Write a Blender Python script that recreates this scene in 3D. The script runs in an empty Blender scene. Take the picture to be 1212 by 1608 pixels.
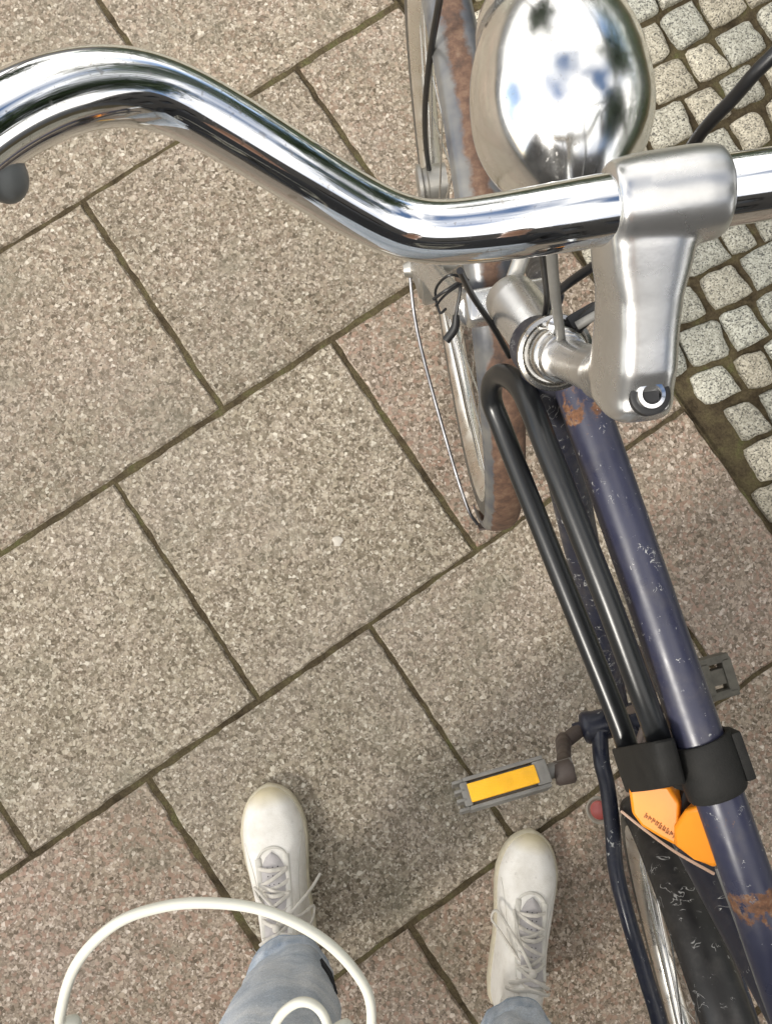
import bpy, bmesh, math, random
import numpy as np
from mathutils import Vector, Matrix, noise as mnoise
random.seed(7); rng = np.random.default_rng(7)
SC = bpy.context.scene; COL = SC.collection
rad = math.radians

# ------------------------------------------------------------------ camera, sky, sun, exposure
H = 1.30
CR, CD, CF = Vector((.99957, 0, .02918)), Vector((.00212, -.99736, -.07252)), Vector((.02910, .07255, -.99694))
cam_data = bpy.data.cameras.new('camera'); cam = bpy.data.objects.new('camera', cam_data); COL.objects.link(cam)
cam.matrix_world = Matrix(((CR.x, -CD.x, -CF.x, 0), (CR.y, -CD.y, -CF.y, 0), (CR.z, -CD.z, -CF.z, H), (0, 0, 0, 1)))
cam_data.sensor_fit = 'VERTICAL'; cam_data.sensor_height = 24; cam_data.lens = 24 * 1210 / 1608
cam_data.clip_start = .01; cam_data.clip_end = 500
SC.camera = cam

SUN_EL, SUN_AZ = rad(40), rad(222)          # azimuth measured from +x towards +y
world = bpy.data.worlds.new('World'); SC.world = world; world.use_nodes = True
wn, wl = world.node_tree.nodes, world.node_tree.links; wn.clear()
wo = wn.new('ShaderNodeOutputWorld'); wb = wn.new('ShaderNodeBackground'); wl.new(wb.outputs[0], wo.inputs[0])
sky = wn.new('ShaderNodeTexSky'); sky.sky_type = 'NISHITA'; sky.sun_disc = False
sky.sun_elevation = SUN_EL; sky.sun_rotation = rad(90) - SUN_AZ
tc = wn.new('ShaderNodeTexCoord'); nz = wn.new('ShaderNodeTexNoise'); nz.inputs['Scale'].default_value = 1.5
nz.inputs['Detail'].default_value = 4; nz.inputs['Roughness'].default_value = .5; nz.inputs['Distortion'].default_value = .25
mp = wn.new('ShaderNodeMapping'); mp.inputs['Location'].default_value = (.35, .2, .1); mp.inputs['Scale'].default_value = (1, 1, 1.7)
wl.new(tc.outputs['Generated'], mp.inputs[0]); wl.new(mp.outputs[0], nz.inputs['Vector'])
cr = wn.new('ShaderNodeValToRGB'); cr.color_ramp.elements[0].position = .36; cr.color_ramp.elements[1].position = .55
wl.new(nz.outputs['Fac'], cr.inputs[0])
mx = wn.new('ShaderNodeMixRGB'); mx.inputs[2].default_value = (11.5, 11.1, 10.5, 1)
wl.new(cr.outputs[0], mx.inputs[0]); wl.new(sky.outputs[0], mx.inputs[1]); wl.new(mx.outputs[0], wb.inputs[0])
wb.inputs['Strength'].default_value = .12
sun_d = bpy.data.lights.new('sun', 'SUN'); sun = bpy.data.objects.new('sun', sun_d); COL.objects.link(sun)
sun_d.energy = 3.0; sun_d.angle = rad(11); sun_d.color = (1, .95, .87)
sd = Vector((math.cos(SUN_EL) * math.cos(SUN_AZ), math.cos(SUN_EL) * math.sin(SUN_AZ), math.sin(SUN_EL)))
sun.rotation_euler = sd.to_track_quat('Z', 'Y').to_euler(); sun.location = sd * 30
SC.view_settings.view_transform = 'Standard'; SC.view_settings.look = 'None'
SC.view_settings.exposure = .56; SC.view_settings.gamma = 1
SC.cycles.max_bounces = 8

# ------------------------------------------------------------------ helpers
def at(px, py, z):
    """point at height z seen at a pixel of the 1212 x 1608 photograph"""
    d = CR * ((px - 606) / 1210) + CD * ((py - 804) / 1210) + CF
    return Vector((0, 0, H)) + d * ((z - H) / d.z)
def V(*a): return Vector(a)
BASE = {}
class Mesh:
    def __init__(s): s.v = []; s.f = []; s.m = []
    def add(s, vs, fs, mask=0.):
        o = len(s.v); s.v += [tuple(v) for v in vs]; s.f += [tuple(i + o for i in f) for f in fs]
        s.m += list(mask) if hasattr(mask, '__len__') else [mask] * len(vs)
        return s
    def tube(s, path, r, seg=16, n=None, caps=True, flat=1., up=None, mask=None, closed=False, relax=0):
        """smooth tube through path; r number or one per point; flat squeezes along the second axis"""
        P = [Vector(p) for p in path]; k = len(P)
        R = [r] * k if not hasattr(r, '__len__') else list(r)
        if n is None: n = 8
        pts, rs, ts = [], [], []
        last = k if closed else k - 1
        for i in range(last):
            if closed: p0, p1, p2, p3 = P[i - 1], P[i], P[(i + 1) % k], P[(i + 2) % k]
            else: p1, p2 = P[i], P[i + 1]; p0 = P[i - 1] if i else p1 * 2 - p2; p3 = P[i + 2] if i + 2 < k else p2 * 2 - p1
            for j in range(n):
                t = j / n
                pts.append(.5 * (2 * p1 + (p2 - p0) * t + (2 * p0 - 5 * p1 + 4 * p2 - p3) * t * t + (3 * p1 - p0 - 3 * p2 + p3) * t ** 3))
                rs.append(R[i] * (1 - t) + R[(i + 1) % k] * t); ts.append((i + t) / last)
        if not closed: pts.append(P[-1]); rs.append(R[-1]); ts.append(1.)
        for _ in range(relax):
            pts = [pts[0]] + [(pts[i - 1] + pts[i] * 2 + pts[i + 1]) / 4 for i in range(1, len(pts) - 1)] + [pts[-1]]; rs = [rs[0]] + [(rs[i - 1] + rs[i] * 2 + rs[i + 1]) / 4 for i in range(1, len(rs) - 1)] + [rs[-1]]
        N = len(pts); vs = []; ms = []
        prev = None
        for i in range(N):
            a = pts[(i - 1) % N] if (closed or i) else pts[0]; b = pts[(i + 1) % N] if (closed or i < N - 1) else pts[-1]
            t = (b - a).normalized()
            if prev is None:
                u = Vector(up) if up else (V(0, 0, 1) if abs(t.z) < .9 else V(1, 0, 0))
            else: u = prev
            u = (u - t * u.dot(t)).normalized(); prev = u; w = t.cross(u)
            for j in range(seg):
                an = 2 * math.pi * j / seg
                vs.append(pts[i] + (w * math.cos(an) + u * math.sin(an) * flat) * rs[i])
                ms.append(mask(ts[i], an, vs[-1]) if mask else 0.)
        fs = [(i * seg + j, i * seg + (j + 1) % seg, (i + 1) % N * seg + (j + 1) % seg, (i + 1) % N * seg + j) for i in range(N if closed else N - 1) for j in range(seg)]
        if caps and not closed:
            fs += [tuple(reversed(range(seg))), tuple(range((N - 1) * seg, N * seg))]
        return s.add(vs, fs, ms)
    def lathe(s, o, axis, prof, seg=32, mask=None, caps=True):
        """prof: list of (distance along axis, radius)"""
        o, t = Vector(o), Vector(axis).normalized(); u = (V(0, 0, 1) if abs(t.z) < .9 else V(1, 0, 0)); u = (u - t * u.dot(t)).normalized(); w = t.cross(u)
        vs = [o + t * d + (w * math.cos(2 * math.pi * j / seg) + u * math.sin(2 * math.pi * j / seg)) * max(r, 1e-5) for d, r in prof for j in range(seg)]
        n = len(prof)
        fs = [(i * seg + j, i * seg + (j + 1) % seg, (i + 1) * seg + (j + 1) % seg, (i + 1) * seg + j) for i in range(n - 1) for j in range(seg)]
        if caps: fs += [tuple(reversed(range(seg))), tuple(range((n - 1) * seg, n * seg))]
        return s.add(vs, fs, mask if mask else 0.)
    def box(s, c, ax, hx, hy, hz, bev=.0):
        """bevelled box; ax: three unit vectors"""
        bm = bmesh.new(); bmesh.ops.create_cube(bm, size=2)
        for v in bm.verts: v.co = Vector((v.co.x * hx, v.co.y * hy, v.co.z * hz))
        if bev: bmesh.ops.bevel(bm, geom=bm.edges[:], offset=bev, segments=2, profile=.6, affect='EDGES')
        bm.verts.index_update()
        c = Vector(c); a = [Vector(q) for q in ax]
        s.add([c + a[0] * v.co.x + a[1] * v.co.y + a[2] * v.co.z for v in bm.verts], [[v.index for v in f.verts] for f in bm.faces]); bm.free(); return s
    def ball(s, c, r, ax=None, seg=20, rings=12):
        r = (r, r, r) if not hasattr(r, '__len__') else r; ax = ax or (V(1, 0, 0), V(0, 1, 0), V(0, 0, 1)); c = Vector(c)
        vs = []; 
        for i in range(rings + 1):
            th = math.pi * i / rings
            for j in range(seg):
                p = 2 * math.pi * j / seg
                vs.append(c + ax[0] * r[0] * math.sin(th) * math.cos(p) + ax[1] * r[1] * math.sin(th) * math.sin(p) + ax[2] * r[2] * math.cos(th))
        fs = [(i * seg + j, (i + 1) * seg + j, (i + 1) * seg + (j + 1) % seg, i * seg + (j + 1) % seg) for i in range(rings) for j in range(seg)]
        return s.add(vs, fs)
    def loft(s, rings, caps=True, mask=None):
        n = len(rings[0]); vs = [v for r in rings for v in r]
        fs = [(i * n + j, i * n + (j + 1) % n, (i + 1) * n + (j + 1) % n, (i + 1) * n + j) for i in range(len(rings) - 1) for j in range(n)]
        if caps: fs += [tuple(reversed(range(n))), tuple(range((len(rings) - 1) * n, len(rings) * n))]
        return s.add(vs, fs, mask if mask is not None else 0.)
    def sweep(s, centers, frames, prof, masks=None, closed=False):
        """open profile (list of (side, out)) swept along centres with (side, out) frames"""
        n = len(prof); vs = [c + fr[0] * a + fr[1] * b for c, fr in zip(centers, frames) for a, b in prof]
        N = len(centers)
        fs = [(i * n + j, i * n + j + 1, (i + 1) % N * n + j + 1, (i + 1) % N * n + j) for i in range(N if closed else N - 1) for j in range(n - 1)]
        return s.add(vs, fs, (list(masks) * N) if masks else 0.)
    def build(s, name, mat, parent=None, smooth=40, weld=False, mods=()):
        me = bpy.data.meshes.new(name); b = BASE.get(parent.name, V(0, 0, 0)) if parent else V(0, 0, 0)
        me.from_pydata([tuple(Vector(v) - b) for v in s.v], [], s.f)
        at_ = me.attributes.new('mask', 'FLOAT', 'POINT'); at_.data.foreach_set('value', s.m)
        bm = bmesh.new(); bm.from_mesh(me)
        if weld: bmesh.ops.remove_doubles(bm, verts=bm.verts[:], dist=1e-5)
        bmesh.ops.recalc_face_normals(bm, faces=bm.faces[:]); bm.to_mesh(me); bm.free()
        if smooth:
            for p in me.polygons: p.use_smooth = True
            me.set_sharp_from_angle(angle=rad(smooth))
        o = bpy.data.objects.new(name, me); COL.objects.link(o); me.materials.append(mat)
        if parent: o.parent = parent; BASE[o.name] = b
        for m in mods:
            q = o.modifiers.new(m[0], m[0])
            for k_, v_ in m[1].items(): setattr(q, k_, v_)
        return o
def tag(o, label=None, cat=None, group=None, kind=None):
    for k, v in (('label', label), ('category', cat), ('group', group), ('kind', kind)):
        if v: o[k] = v
    return o
def thing(name, loc, label, cat, group=None):
    o = bpy.data.objects.new(name, None); COL.objects.link(o); o.location = loc; o.empty_display_size = .1
    BASE[o.name] = Vector(loc); return tag(o, label, cat, group)
def holder(name, parent):
    o = bpy.data.objects.new(name, None); COL.objects.link(o); o.parent = parent; BASE[o.name] = BASE[parent.name]; o.empty_display_size = .05; return o

# ------------------------------------------------------------------ materials
class NT:
    def __init__(s, name):
        s.m = bpy.data.materials.new(name); s.m.use_nodes = True; s.t = s.m.node_tree; s.n = s.t.nodes; s.l = s.t.links
        s.b = s.n['Principled BSDF']; s.tc = s.n.new('ShaderNodeTexCoord').outputs['Object']
    def set(s, **k):
        for a, v in k.items():
            i = s.b.inputs[a.replace('_', ' ')]
            if hasattr(v, 'is_output') or isinstance(v, bpy.types.NodeSocket): s.l.new(v, i)
            else: i.default_value = (*v, 1) if isinstance(v, tuple) and len(v) == 3 else v
        return s
    def _in(s, node, i, v):
        if isinstance(v, bpy.types.NodeSocket): s.l.new(v, node.inputs[i])
        else: node.inputs[i].default_value = (*v, 1) if isinstance(v, tuple) and len(v) == 3 and node.inputs[i].type == 'RGBA' else v
    def noise(s, scale, detail=3, rough=.5, dist=0, vec=None, col=False):
        q = s.n.new('ShaderNodeTexNoise'); q.inputs['Scale'].default_value = scale; q.inputs['Detail'].default_value = detail
        q.inputs['Roughness'].default_value = rough; q.inputs['Distortion'].default_value = dist; s.l.new(vec or s.tc, q.inputs['Vector'])
        return q.outputs['Color' if col else 'Fac']
    def voro(s, scale, out='Color', feat='F1', vec=None, rand=1.):
        q = s.n.new('ShaderNodeTexVoronoi'); q.feature = feat; q.inputs['Scale'].default_value = scale; q.inputs['Randomness'].default_value = rand; s.l.new(vec or s.tc, q.inputs['Vector'])
        return q.outputs[out]
    def scale(s, x, y, z):
        q = s.n.new('ShaderNodeMapping'); q.inputs['Scale'].default_value = (x, y, z); s.l.new(s.tc, q.inputs[0]); return q.outputs[0]
    def ramp(s, fac, *st, interp='LINEAR'):
        q = s.n.new('ShaderNodeValToRGB'); e = q.color_ramp.elements; q.color_ramp.interpolation = interp
        while len(e) < len(st): e.new(.5)
        for el, (p, c) in zip(e, st): el.position = p; el.color = (c, c, c, 1) if not hasattr(c, '__len__') else (*c, 1)
        s._in(q, 0, fac); return q.outputs[0]
    def mix(s, fac, a, b, mode='MIX'):
        q = s.n.new('ShaderNodeMixRGB'); q.blend_type = mode; s._in(q, 0, fac); s._in(q, 1, a); s._in(q, 2, b); return q.outputs[0]
    def math(s, op, a, b=0., clamp=False):
        q = s.n.new('ShaderNodeMath'); q.operation = op; q.use_clamp = clamp; s._in(q, 0, a); s._in(q, 1, b); return q.outputs[0]
    def attr(s, name='mask', out='Fac'):
        q = s.n.new('ShaderNodeAttribute'); q.attribute_name = name; return q.outputs[out]
    def bump(s, h, strength=.3, dist=.001):
        q = s.n.new('ShaderNodeBump'); q.inputs['Strength'].default_value = strength; q.inputs['Distance'].default_value = dist
        s.l.new(h, q.inputs['Height']); s.l.new(q.outputs[0], s.b.inputs['Normal']); return s
def scratches(t, scale=60, width=.012, dens=.56, vec=None):
    n1 = t.noise(scale, 2, .5, 1.2, vec); a = t.math('ABSOLUTE', t.math('SUBTRACT', n1, .5))
    line = t.ramp(a, (0, .9), (width * .6, .9), (width * 1.3, 0.))
    return t.math('MULTIPLY', line, t.ramp(t.noise(scale * .55, 2, .6), (dens, 0.), (dens + .03, 1.)))

def m_slab():
    t = NT('exposed_aggregate_concrete')
    c1 = t.voro(172, 'Color'); sep = t.n.new('ShaderNodeSeparateColor'); t.l.new(c1, sep.inputs[0])
    c2 = t.voro(330, 'Color'); sep2 = t.n.new('ShaderNodeSeparateColor'); t.l.new(c2, sep2.inputs[0])
    grain = t.ramp(sep.outputs[0], (0, (.115, .095, .070)), (.20, (.185, .156, .117)), (.45, (.30, .26, .203)), (.70, (.415, .365, .29)), (.90, (.53, .48, .40)), (1, (.70, .66, .58)))
    fine = t.ramp(sep2.outputs[1], (0, (.135, .11, .083)), (.4, (.28, .24, .19)), (.8, (.405, .357, .295)), (1, (.62, .575, .50)))
    c = t.mix(t.ramp(t.noise(95, 2), (.42, 0.), (.58, 1.)), grain, fine)
    edge = t.ramp(t.voro(172, 'Distance', 'DISTANCE_TO_EDGE'), (0, .76), (.10, 1.))
    c = t.mix(1, c, edge, 'MULTIPLY')
    hue = t.ramp(sep.outputs[2], (.80, 0.), (.84, 1.)); c = t.mix(t.math('MULTIPLY', hue, t.math('MULTIPLY', t.attr('mask'), .75)), c, (.335, .235, .18))
    big = t.ramp(t.noise(5, 5, .6), (.3, (.86, .87, .82)), (.7, (1.08, 1.05, 1.03))); c = t.mix(1, c, big, 'MULTIPLY')
    c = t.mix(1, c, t.attr('tint', 'Color'), 'MULTIPLY')
    g = t.ramp(t.noise(7, 6, .68), (.52, 0.), (.72, .5)); c = t.mix(g, c, (.18, .17, .125))
    sp_ = t.ramp(t.noise(55, 3, .6), (.70, 0.), (.74, .55)); c = t.mix(sp_, c, (.10, .09, .06)); c = t.mix(t.ramp(t.noise(2.6, 4, .6), (.45, 0.), (.65, .22)), c, (.20, .185, .16))
    t.set(Base_Color=c, Roughness=.9, Specular_IOR_Level=.2)
    return t.bump(t.mix(.5, t.voro(172, 'Distance'), t.noise(400, 3)), .55, .0015).m
def m_joint():
    t = NT('mossy_joint_soil'); n = t.noise(22, 6, .65)
    c = t.ramp(n, (.32, (.045, .034, .021)), (.45, (.085, .066, .040)), (.57, (.115, .095, .052)), (.70, (.115, .118, .048)))
    c = t.mix(.5, c, t.mix(1, c, t.ramp(t.noise(240, 4, .7), (.3, .35), (.7, 1.6)), 'MULTIPLY'))
    return t.set(Base_Color=c, Roughness=.95, Specular_IOR_Level=.1).bump(t.noise(180, 5, .7), 1., .004).m
def m_granite():
    t = NT('pale_granite'); sp = t.n.new('ShaderNodeSeparateColor'); t.l.new(t.voro(420, 'Color'), sp.inputs[0])
    c = t.ramp(sp.outputs[0], (0, (.10, .095, .085)), (.14, (.19, .18, .15)), (.25, (.33, .31, .25)), (.6, (.48, .455, .37)), (1, (.64, .61, .51)))
    c = t.mix(t.ramp(t.noise(60, 4, .6), (.5, 0.), (.75, .5)), c, (.24, .22, .17))
    c = t.mix(1, c, t.attr('tint', 'Color'), 'MULTIPLY')
    return t.set(Base_Color=c, Roughness=.8, Specular_IOR_Level=.25).bump(t.noise(160, 5, .7), .7, .003).m
def m_asphalt():
    t = NT('asphalt'); c = t.ramp(t.noise(120, 4, .7), (.3, .03), (.7, .075)); return t.set(Base_Color=c, Roughness=.9).m
def m_chrome(name='chrome', rough=.05, col=(.86, .87, .88), dirt=.35):
    t = NT(name); n = t.noise(35, 4, .6)
    r = t.ramp(n, (.35, rough), (.75, rough * 2.2)); d = t.math('MAXIMUM', t.ramp(t.noise(300, 2, .5), (.66, 0.), (.72, dirt)), t.ramp(t.noise(900, 2, .5), (.66, 0.), (.70, dirt)))
    c = t.mix(d, col, (.30, .24, .18))
    return t.set(Base_Color=c, Metallic=1., Roughness=t.math('ADD', r, t.math('MULTIPLY', d, .35))).bump(t.noise(28, 2), .06, .0008).m
def m_alloy(name='cast_alloy', col=(.56, .535, .49), rough=.34):
    t = NT(name); n = t.noise(26, 5, .65)
    c = t.mix(t.ramp(n, (.35, 0.), (.8, .7)), col, tuple(x * .62 for x in col))
    sc = scratches(t, 120, .01, .66)
    return t.set(Base_Color=t.mix(t.math('MULTIPLY', sc, .4), c, (.75, .73, .7)), Metallic=.92, Roughness=t.ramp(n, (.3, rough * .75), (.75, rough * 1.35))).bump(t.noise(420, 3), .05, .0004).m
def m_paint(name, col, rough=.32, dens=.55, flake=(.55, .55, .52), sscale=60):
    t = NT(name); n = t.noise(14, 4, .6)
    c = t.mix(t.ramp(n, (.35, 0.), (.75, .6)), col, tuple(x * .55 for x in col))
    s = t.math('MAXIMUM', scratches(t, sscale, .013, dens), scratches(t, sscale * 2.1, .012, dens + .05))
    s = t.math('MAXIMUM', s, t.math('MULTIPLY', t.ramp(t.noise(240, 3, .6), (.70, 0.), (.725, .8)), t.ramp(t.noise(18, 3), (.48, 0.), (.6, 1.))))
    c = t.mix(t.ramp(t.noise(38, 5, .7), (.5, 0.), (.75, .35)), c, (.11, .10, .09)); c = t.mix(s, c, flake)
    k = t.math('ADD', t.attr('mask'), t.math('MULTIPLY', t.math('SUBTRACT', t.noise(70, 6, .7), .5), 2.2))
    rm = t.ramp(k, (.42, 0.), (.55, 1.))
    rc = t.ramp(t.noise(130, 4, .7), (.3, (.060, .030, .019)), (.5, (.165, .075, .036)), (.72, (.29, .20, .135)))
    c = t.mix(rm, c, rc)
    rr = t.math('ADD', t.math('MULTIPLY', rm, .5), t.ramp(t.noise(40, 3), (.3, rough * .8), (.7, rough * 1.5)), True)
    return t.set(Base_Color=c, Roughness=rr, Specular_IOR_Level=.5).bump(t.mix(.5, s, t.noise(200, 3)), .12, .0006).m
def m_guard():
    t = NT('rusty_mudguard'); k = t.math('ADD', t.attr('mask'), t.math('MULTIPLY', t.math('SUBTRACT', t.noise(40, 5, .65), .5), .9))
    rm = t.ramp(k, (.40, 0.), (.56, 1.))
    rc = t.ramp(t.noise(75, 5, .7), (.3, (.055, .036, .028)), (.5, (.125, .070, .046)), (.62, (.175, .105, .068)), (.8, (.26, .20, .15)))
    base = t.mix(t.ramp(t.noise(30, 3), (.4, 0.), (.7, 1.)), (.105, .11, .125), (.21, .205, .19))
    return t.set(Base_Color=t.mix(rm, base, rc), Metallic=t.math('MULTIPLY', t.math('SUBTRACT', 1., rm), .35), Roughness=t.math('ADD', .3, t.math('MULTIPLY', rm, .4))).bump(t.noise(150, 4), .2, .0008).m
def m_plain(name, col, rough=.5, var=.35, scale=40, spec=.5, metal=0., bump=.1, bscale=300):
    t = NT(name); c = t.mix(t.ramp(t.noise(scale, 4, .6), (.3, 0.), (.75, 1.)), col, tuple(x * (1 - var) for x in col))
    return t.set(Base_Color=c, Roughness=rough, Specular_IOR_Level=spec, Metallic=metal).bump(t.noise(bscale, 3), bump, .0006).m
def m_leather():
    t = NT('white_leather'); c = t.ramp(t.noise(30, 5, .65), (.3, (.68, .645, .575)), (.55, (.81, .78, .72)), (.8, (.85, .83, .78)))
    c = t.mix(t.attr('mask'), c, (.62, .54, .36))
    c = t.mix(t.ramp(t.noise(75, 4, .7), (.62, 0.), (.8, .55)), c, (.40, .37, .32))
    return t.set(Base_Color=c, Roughness=.55, Specular_IOR_Level=.35).bump(t.mix(.4, t.noise(45, 4, .6), t.voro(700, 'Distance')), .3, .0016).m
def m_denim():
    t = NT('washed_denim'); c = t.ramp(t.noise(13, 6, .68, .8, t.scale(1, 1, 1.8)), (.30, (.40, .47, .56)), (.5, (.62, .67, .73)), (.72, (.82, .84, .86)))
    w = t.n.new('ShaderNodeTexWave'); w.inputs['Scale'].default_value = 260; w.inputs['Distortion'].default_value = 3; t.l.new(t.tc, w.inputs[0])
    c = t.mix(.5, c, t.mix(1, c, t.ramp(w.outputs['Fac'], (.2, .55), (.8, 1.25)), 'MULTIPLY'))
    c = t.mix(t.math('MULTIPLY', t.attr('mask'), 1.5, True), c, (.20, .27, .37)); c = t.mix(.35, c, t.mix(1, c, t.ramp(t.noise(520, 3, .7), (.35, .5), (.65, 1.3)), 'MULTIPLY'))
    return t.set(Base_Color=c, Roughness=.85, Specular_IOR_Level=.15).bump(t.mix(.25, t.noise(11, 5, .6, 1.2, t.scale(1, 1, 2.2)), w.outputs['Fac']), .6, .004).m
def m_reflector(name, col):
    t = NT(name); c = t.mix(t.ramp(t.noise(60, 4), (.35, 0.), (.8, .6)), col, tuple(x * .7 for x in col))
    return t.set(Base_Color=c, Roughness=.28, Specular_IOR_Level=.5).bump(t.voro(420, 'Distance', rand=0.), .35, .001).m

MAT = dict(slab=m_slab(), joint=m_joint(), granite=m_granite(), asphalt=m_asphalt(), chrome=m_chrome(), rim=m_chrome('polished_rim', .22, (.90, .88, .83), .4),
    lampchrome=m_chrome('lamp_chrome', .10, (.88, .885, .88), .25), wornchrome=m_chrome('worn_chrome', .14, (.55, .54, .52), .8), alloy=m_alloy('cast_alloy', (.66, .66, .655), .27), dullalloy=m_alloy('dull_alloy', (.47, .455, .42), .42),
    blue=m_paint('blue_frame_paint', (.034, .036, .066), .30, .625, (.46, .46, .45), 170), navy=m_paint('dark_navy_paint', (.018, .020, .034), .38, .57, (.33, .33, .32), 85),
    stay=m_paint('stay_paint', (.017, .020, .036), .32, .62), guard=m_guard(), blackguard=m_paint('black_mudguard_paint', (.026, .025, .025), .36, .58, (.42, .41, .39), 60),
    tyre=m_plain('dusty_tyre', (.10, .088, .070), .85, .5, 60), rubber=m_plain('black_rubber', (.012, .012, .013), .5, .4, 60), lockcoat=m_plain('black_lock_coating', (.014, .015, .016), .30, .4, 25, .5, 0., .05),
    webbing=m_plain('black_webbing', (.014, .0135, .012), .7, .45, 90, .3, 0., .5, 900), cable=m_plain('cable_housing', (.010, .010, .011), .38, .3), greycable=m_plain('grey_cable_housing', (.22, .215, .20), .42, .4),
    wire=m_alloy('steel_wire', (.62, .61, .58), .25), darkwire=m_alloy('dark_stay_wire', (.16, .16, .17), .4), rusty=m_paint('rusty_steel', (.075, .055, .045), .55, .7, (.3, .28, .25)),
    orange=m_plain('orange_plastic', (.86, .285, .012), .42, .18, 20, .4, 0., .05), ink=m_plain('dark_print', (.36, .115, .010), .6, .5, 400), pale=m_plain('pale_highlight', (.75, .50, .36), .5, .2),
    yellow=m_reflector('yellow_reflector', (.90, .46, .012)), red=m_reflector('red_reflector', (.50, .11, .09)), darkpedal=m_plain('dark_pedal', (.13, .12, .095), .7, .5, 50), pedal=m_plain('pedal_plastic', (.21, .20, .18), .5, .45, 50), cap=m_plain('aged_cap', (.42, .38, .30), .5, .3),
    leather=m_leather(), seam=m_plain('stitched_leather', (.66, .63, .56), .6, .3, 60), sole=m_plain('cream_sole', (.62, .56, .42), .7, .25, 50), lining=m_plain('tongue_mesh', (.50, .47, .46), .85, .25, 90, .2, 0., .5, 600), lace=m_plain('cotton_lace', (.66, .62, .55), .85, .25, 120, .2, 0., .5, 900),
    denim=m_denim(), seamdark=m_plain('denim_seam_thread', (.36, .42, .50), .85, .3, 400), dark=m_plain('black_fabric', (.015, .015, .017), .85), jacket=m_plain('dark_jacket_cloth', (.020, .021, .025), .8, .4, 30), skin=m_plain('skin', (.50, .29, .21), .5, .12), hair=m_plain('brown_hair', (.05, .03, .018), .5, .5, 120),
    white=m_plain('white_cable_jacket', (.70, .69, .60), .42, .12, 30, .4, 0., .03), gum=m_plain('pale_gum', (.62, .57, .49), .7, .2, 120), grey=m_plain('grey_lever_plastic', (.17, .18, .18), .4, .35), glass=m_plain('lamp_glass', (.6, .62, .62), .08, .1), saddle=m_plain('black_saddle', (.014, .013, .012), .55, .4))

# ------------------------------------------------------------------ the ground
A = V(.82674, .56259, 0); Bv = V(.56259, -.82674, 0); O0 = V(-.91437, .87296, 0); S = .44
def AB(a, b, z=0): return O0 + A * (a * S) + Bv * (b * S) + V(0, 0, z)
g = Mesh(); g.add([(-90, -90, -.03), (90, -90, -.03), (90, 90, -.03), (-90, 90, -.03)], [(0, 1, 2, 3)]); tag(g.build('ground', MAT['asphalt'], smooth=0), kind='structure')
j = Mesh(); j.add([AB(-12, -10, -.0035), AB(2, -10, -.0035), AB(2, 14, -.0035), AB(-12, 14, -.0035), AB(2, -10, -.013), AB(12, -10, -.013), AB(12, 14, -.013), AB(2, 14, -.013)], [(0, 1, 2, 3), (4, 5, 6, 7), (1, 4, 7, 2)]); tag(j.build('joint_soil', MAT['joint'], smooth=0), kind='structure')
pv = Mesh(); tint = []
def stone(outline, z0, rings, m, tn):
    """outline: points on the ground plane, counter-clockwise; rings: (inset fraction towards centre in metres, z)"""
    c = sum(outline, V(0, 0, 0)) / len(outline); vs = []; n = len(outline)
    for ins, z in rings:
        for p in outline:
            d = (c - p); vs.append(p + d.normalized() * ins * 1.2 + V(0, 0, z0 + z + (random.uniform(-.0007, .0007) if ins > .004 else 0)))
    fs = [(i * n + k, i * n + (k + 1) % n, (i + 1) * n + (k + 1) % n, (i + 1) * n + k) for i in range(len(rings) - 1) for k in range(n)] + [tuple(range((len(rings) - 1) * n, len(rings) * n))]
    o = len(m.v); m.add(vs, fs, tn[3]); tint.extend([tn[:3]] * len(vs))
def tinted(m, name, mat):
    o = m.build(name, mat, smooth=35); ca = o.data.color_attributes.new('tint', 'FLOAT_COLOR', 'POINT')
    for i, c in enumerate(tint): ca.data[i].color = (*c, 1)
    return tag(o, kind='structure')
JW = .0042 / S
for r in range(-8, 12):
    for k in range(-10, 3):
        a0 = k + (.5 if r % 2 else 0); a1 = a0 + 1
        if a0 >= 2: continue
        a1 = min(a1, 2)
        near = -3 < a0 < 3 and -1 < r < 6
        q = 22 if near else 2; jit = .0017 / S if near else 0
        e = [JW * random.uniform(.75, 1.4) for _ in range(4)]
        cor = [(a0 + e[0], r + e[1]), (a1 - e[2], r + e[1]), (a1 - e[2], r + 1 - e[3]), (a0 + e[0], r + 1 - e[3])]
        out = []
        for s_ in range(4):
            (xa, ya), (xb, yb) = cor[s_], cor[(s_ + 1) % 4]
            qq = max(2, int(q * (abs(xb - xa) + abs(yb - ya))))
            for u in range(qq):
                f = u / qq; jj = 0 if u == 0 else jit * random.uniform(-1, 1)
                out.append(AB(xa + (xb - xa) * f + (jj if s_ % 2 else 0), ya + (yb - ya) * f + (0 if s_ % 2 else jj)))
        key = (r, k)
        red = {(2, 1): .9, (3, -1): .1, (3, -2): .85, (3, 1): .95, (1, 1): .5, (0, 1): .4, (4, -1): .9, (4, 0): .8, (3, 0): .2, (2, 0): .12, (2, -1): .1, (1, 0): .25, (1, -1): .3, (0, 0): .3}.get(key, random.choice([.1, .2, .5, .8]))
        v = random.uniform(.88, 1.07)
        stone(list(reversed(out)), random.uniform(-.0008, .0008), [(0, -.02), (0, -.0035), (.003, 0.)], pv, (v * (.97 + .04 * red), v * (.965 - .03 * red), v * (.955 - .02 * red), red))
tinted(pv, 'pavement', MAT['slab'])
tint = []; cb = Mesh()
rot = rad(7); P0 = .080
def L2W(u, w): return (2.0 + (u * math.cos(rot) - w * math.sin(rot)) / S, 2.0 + (u * math.sin(rot) + w * math.cos(rot)) / S)
RP = .076
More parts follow.
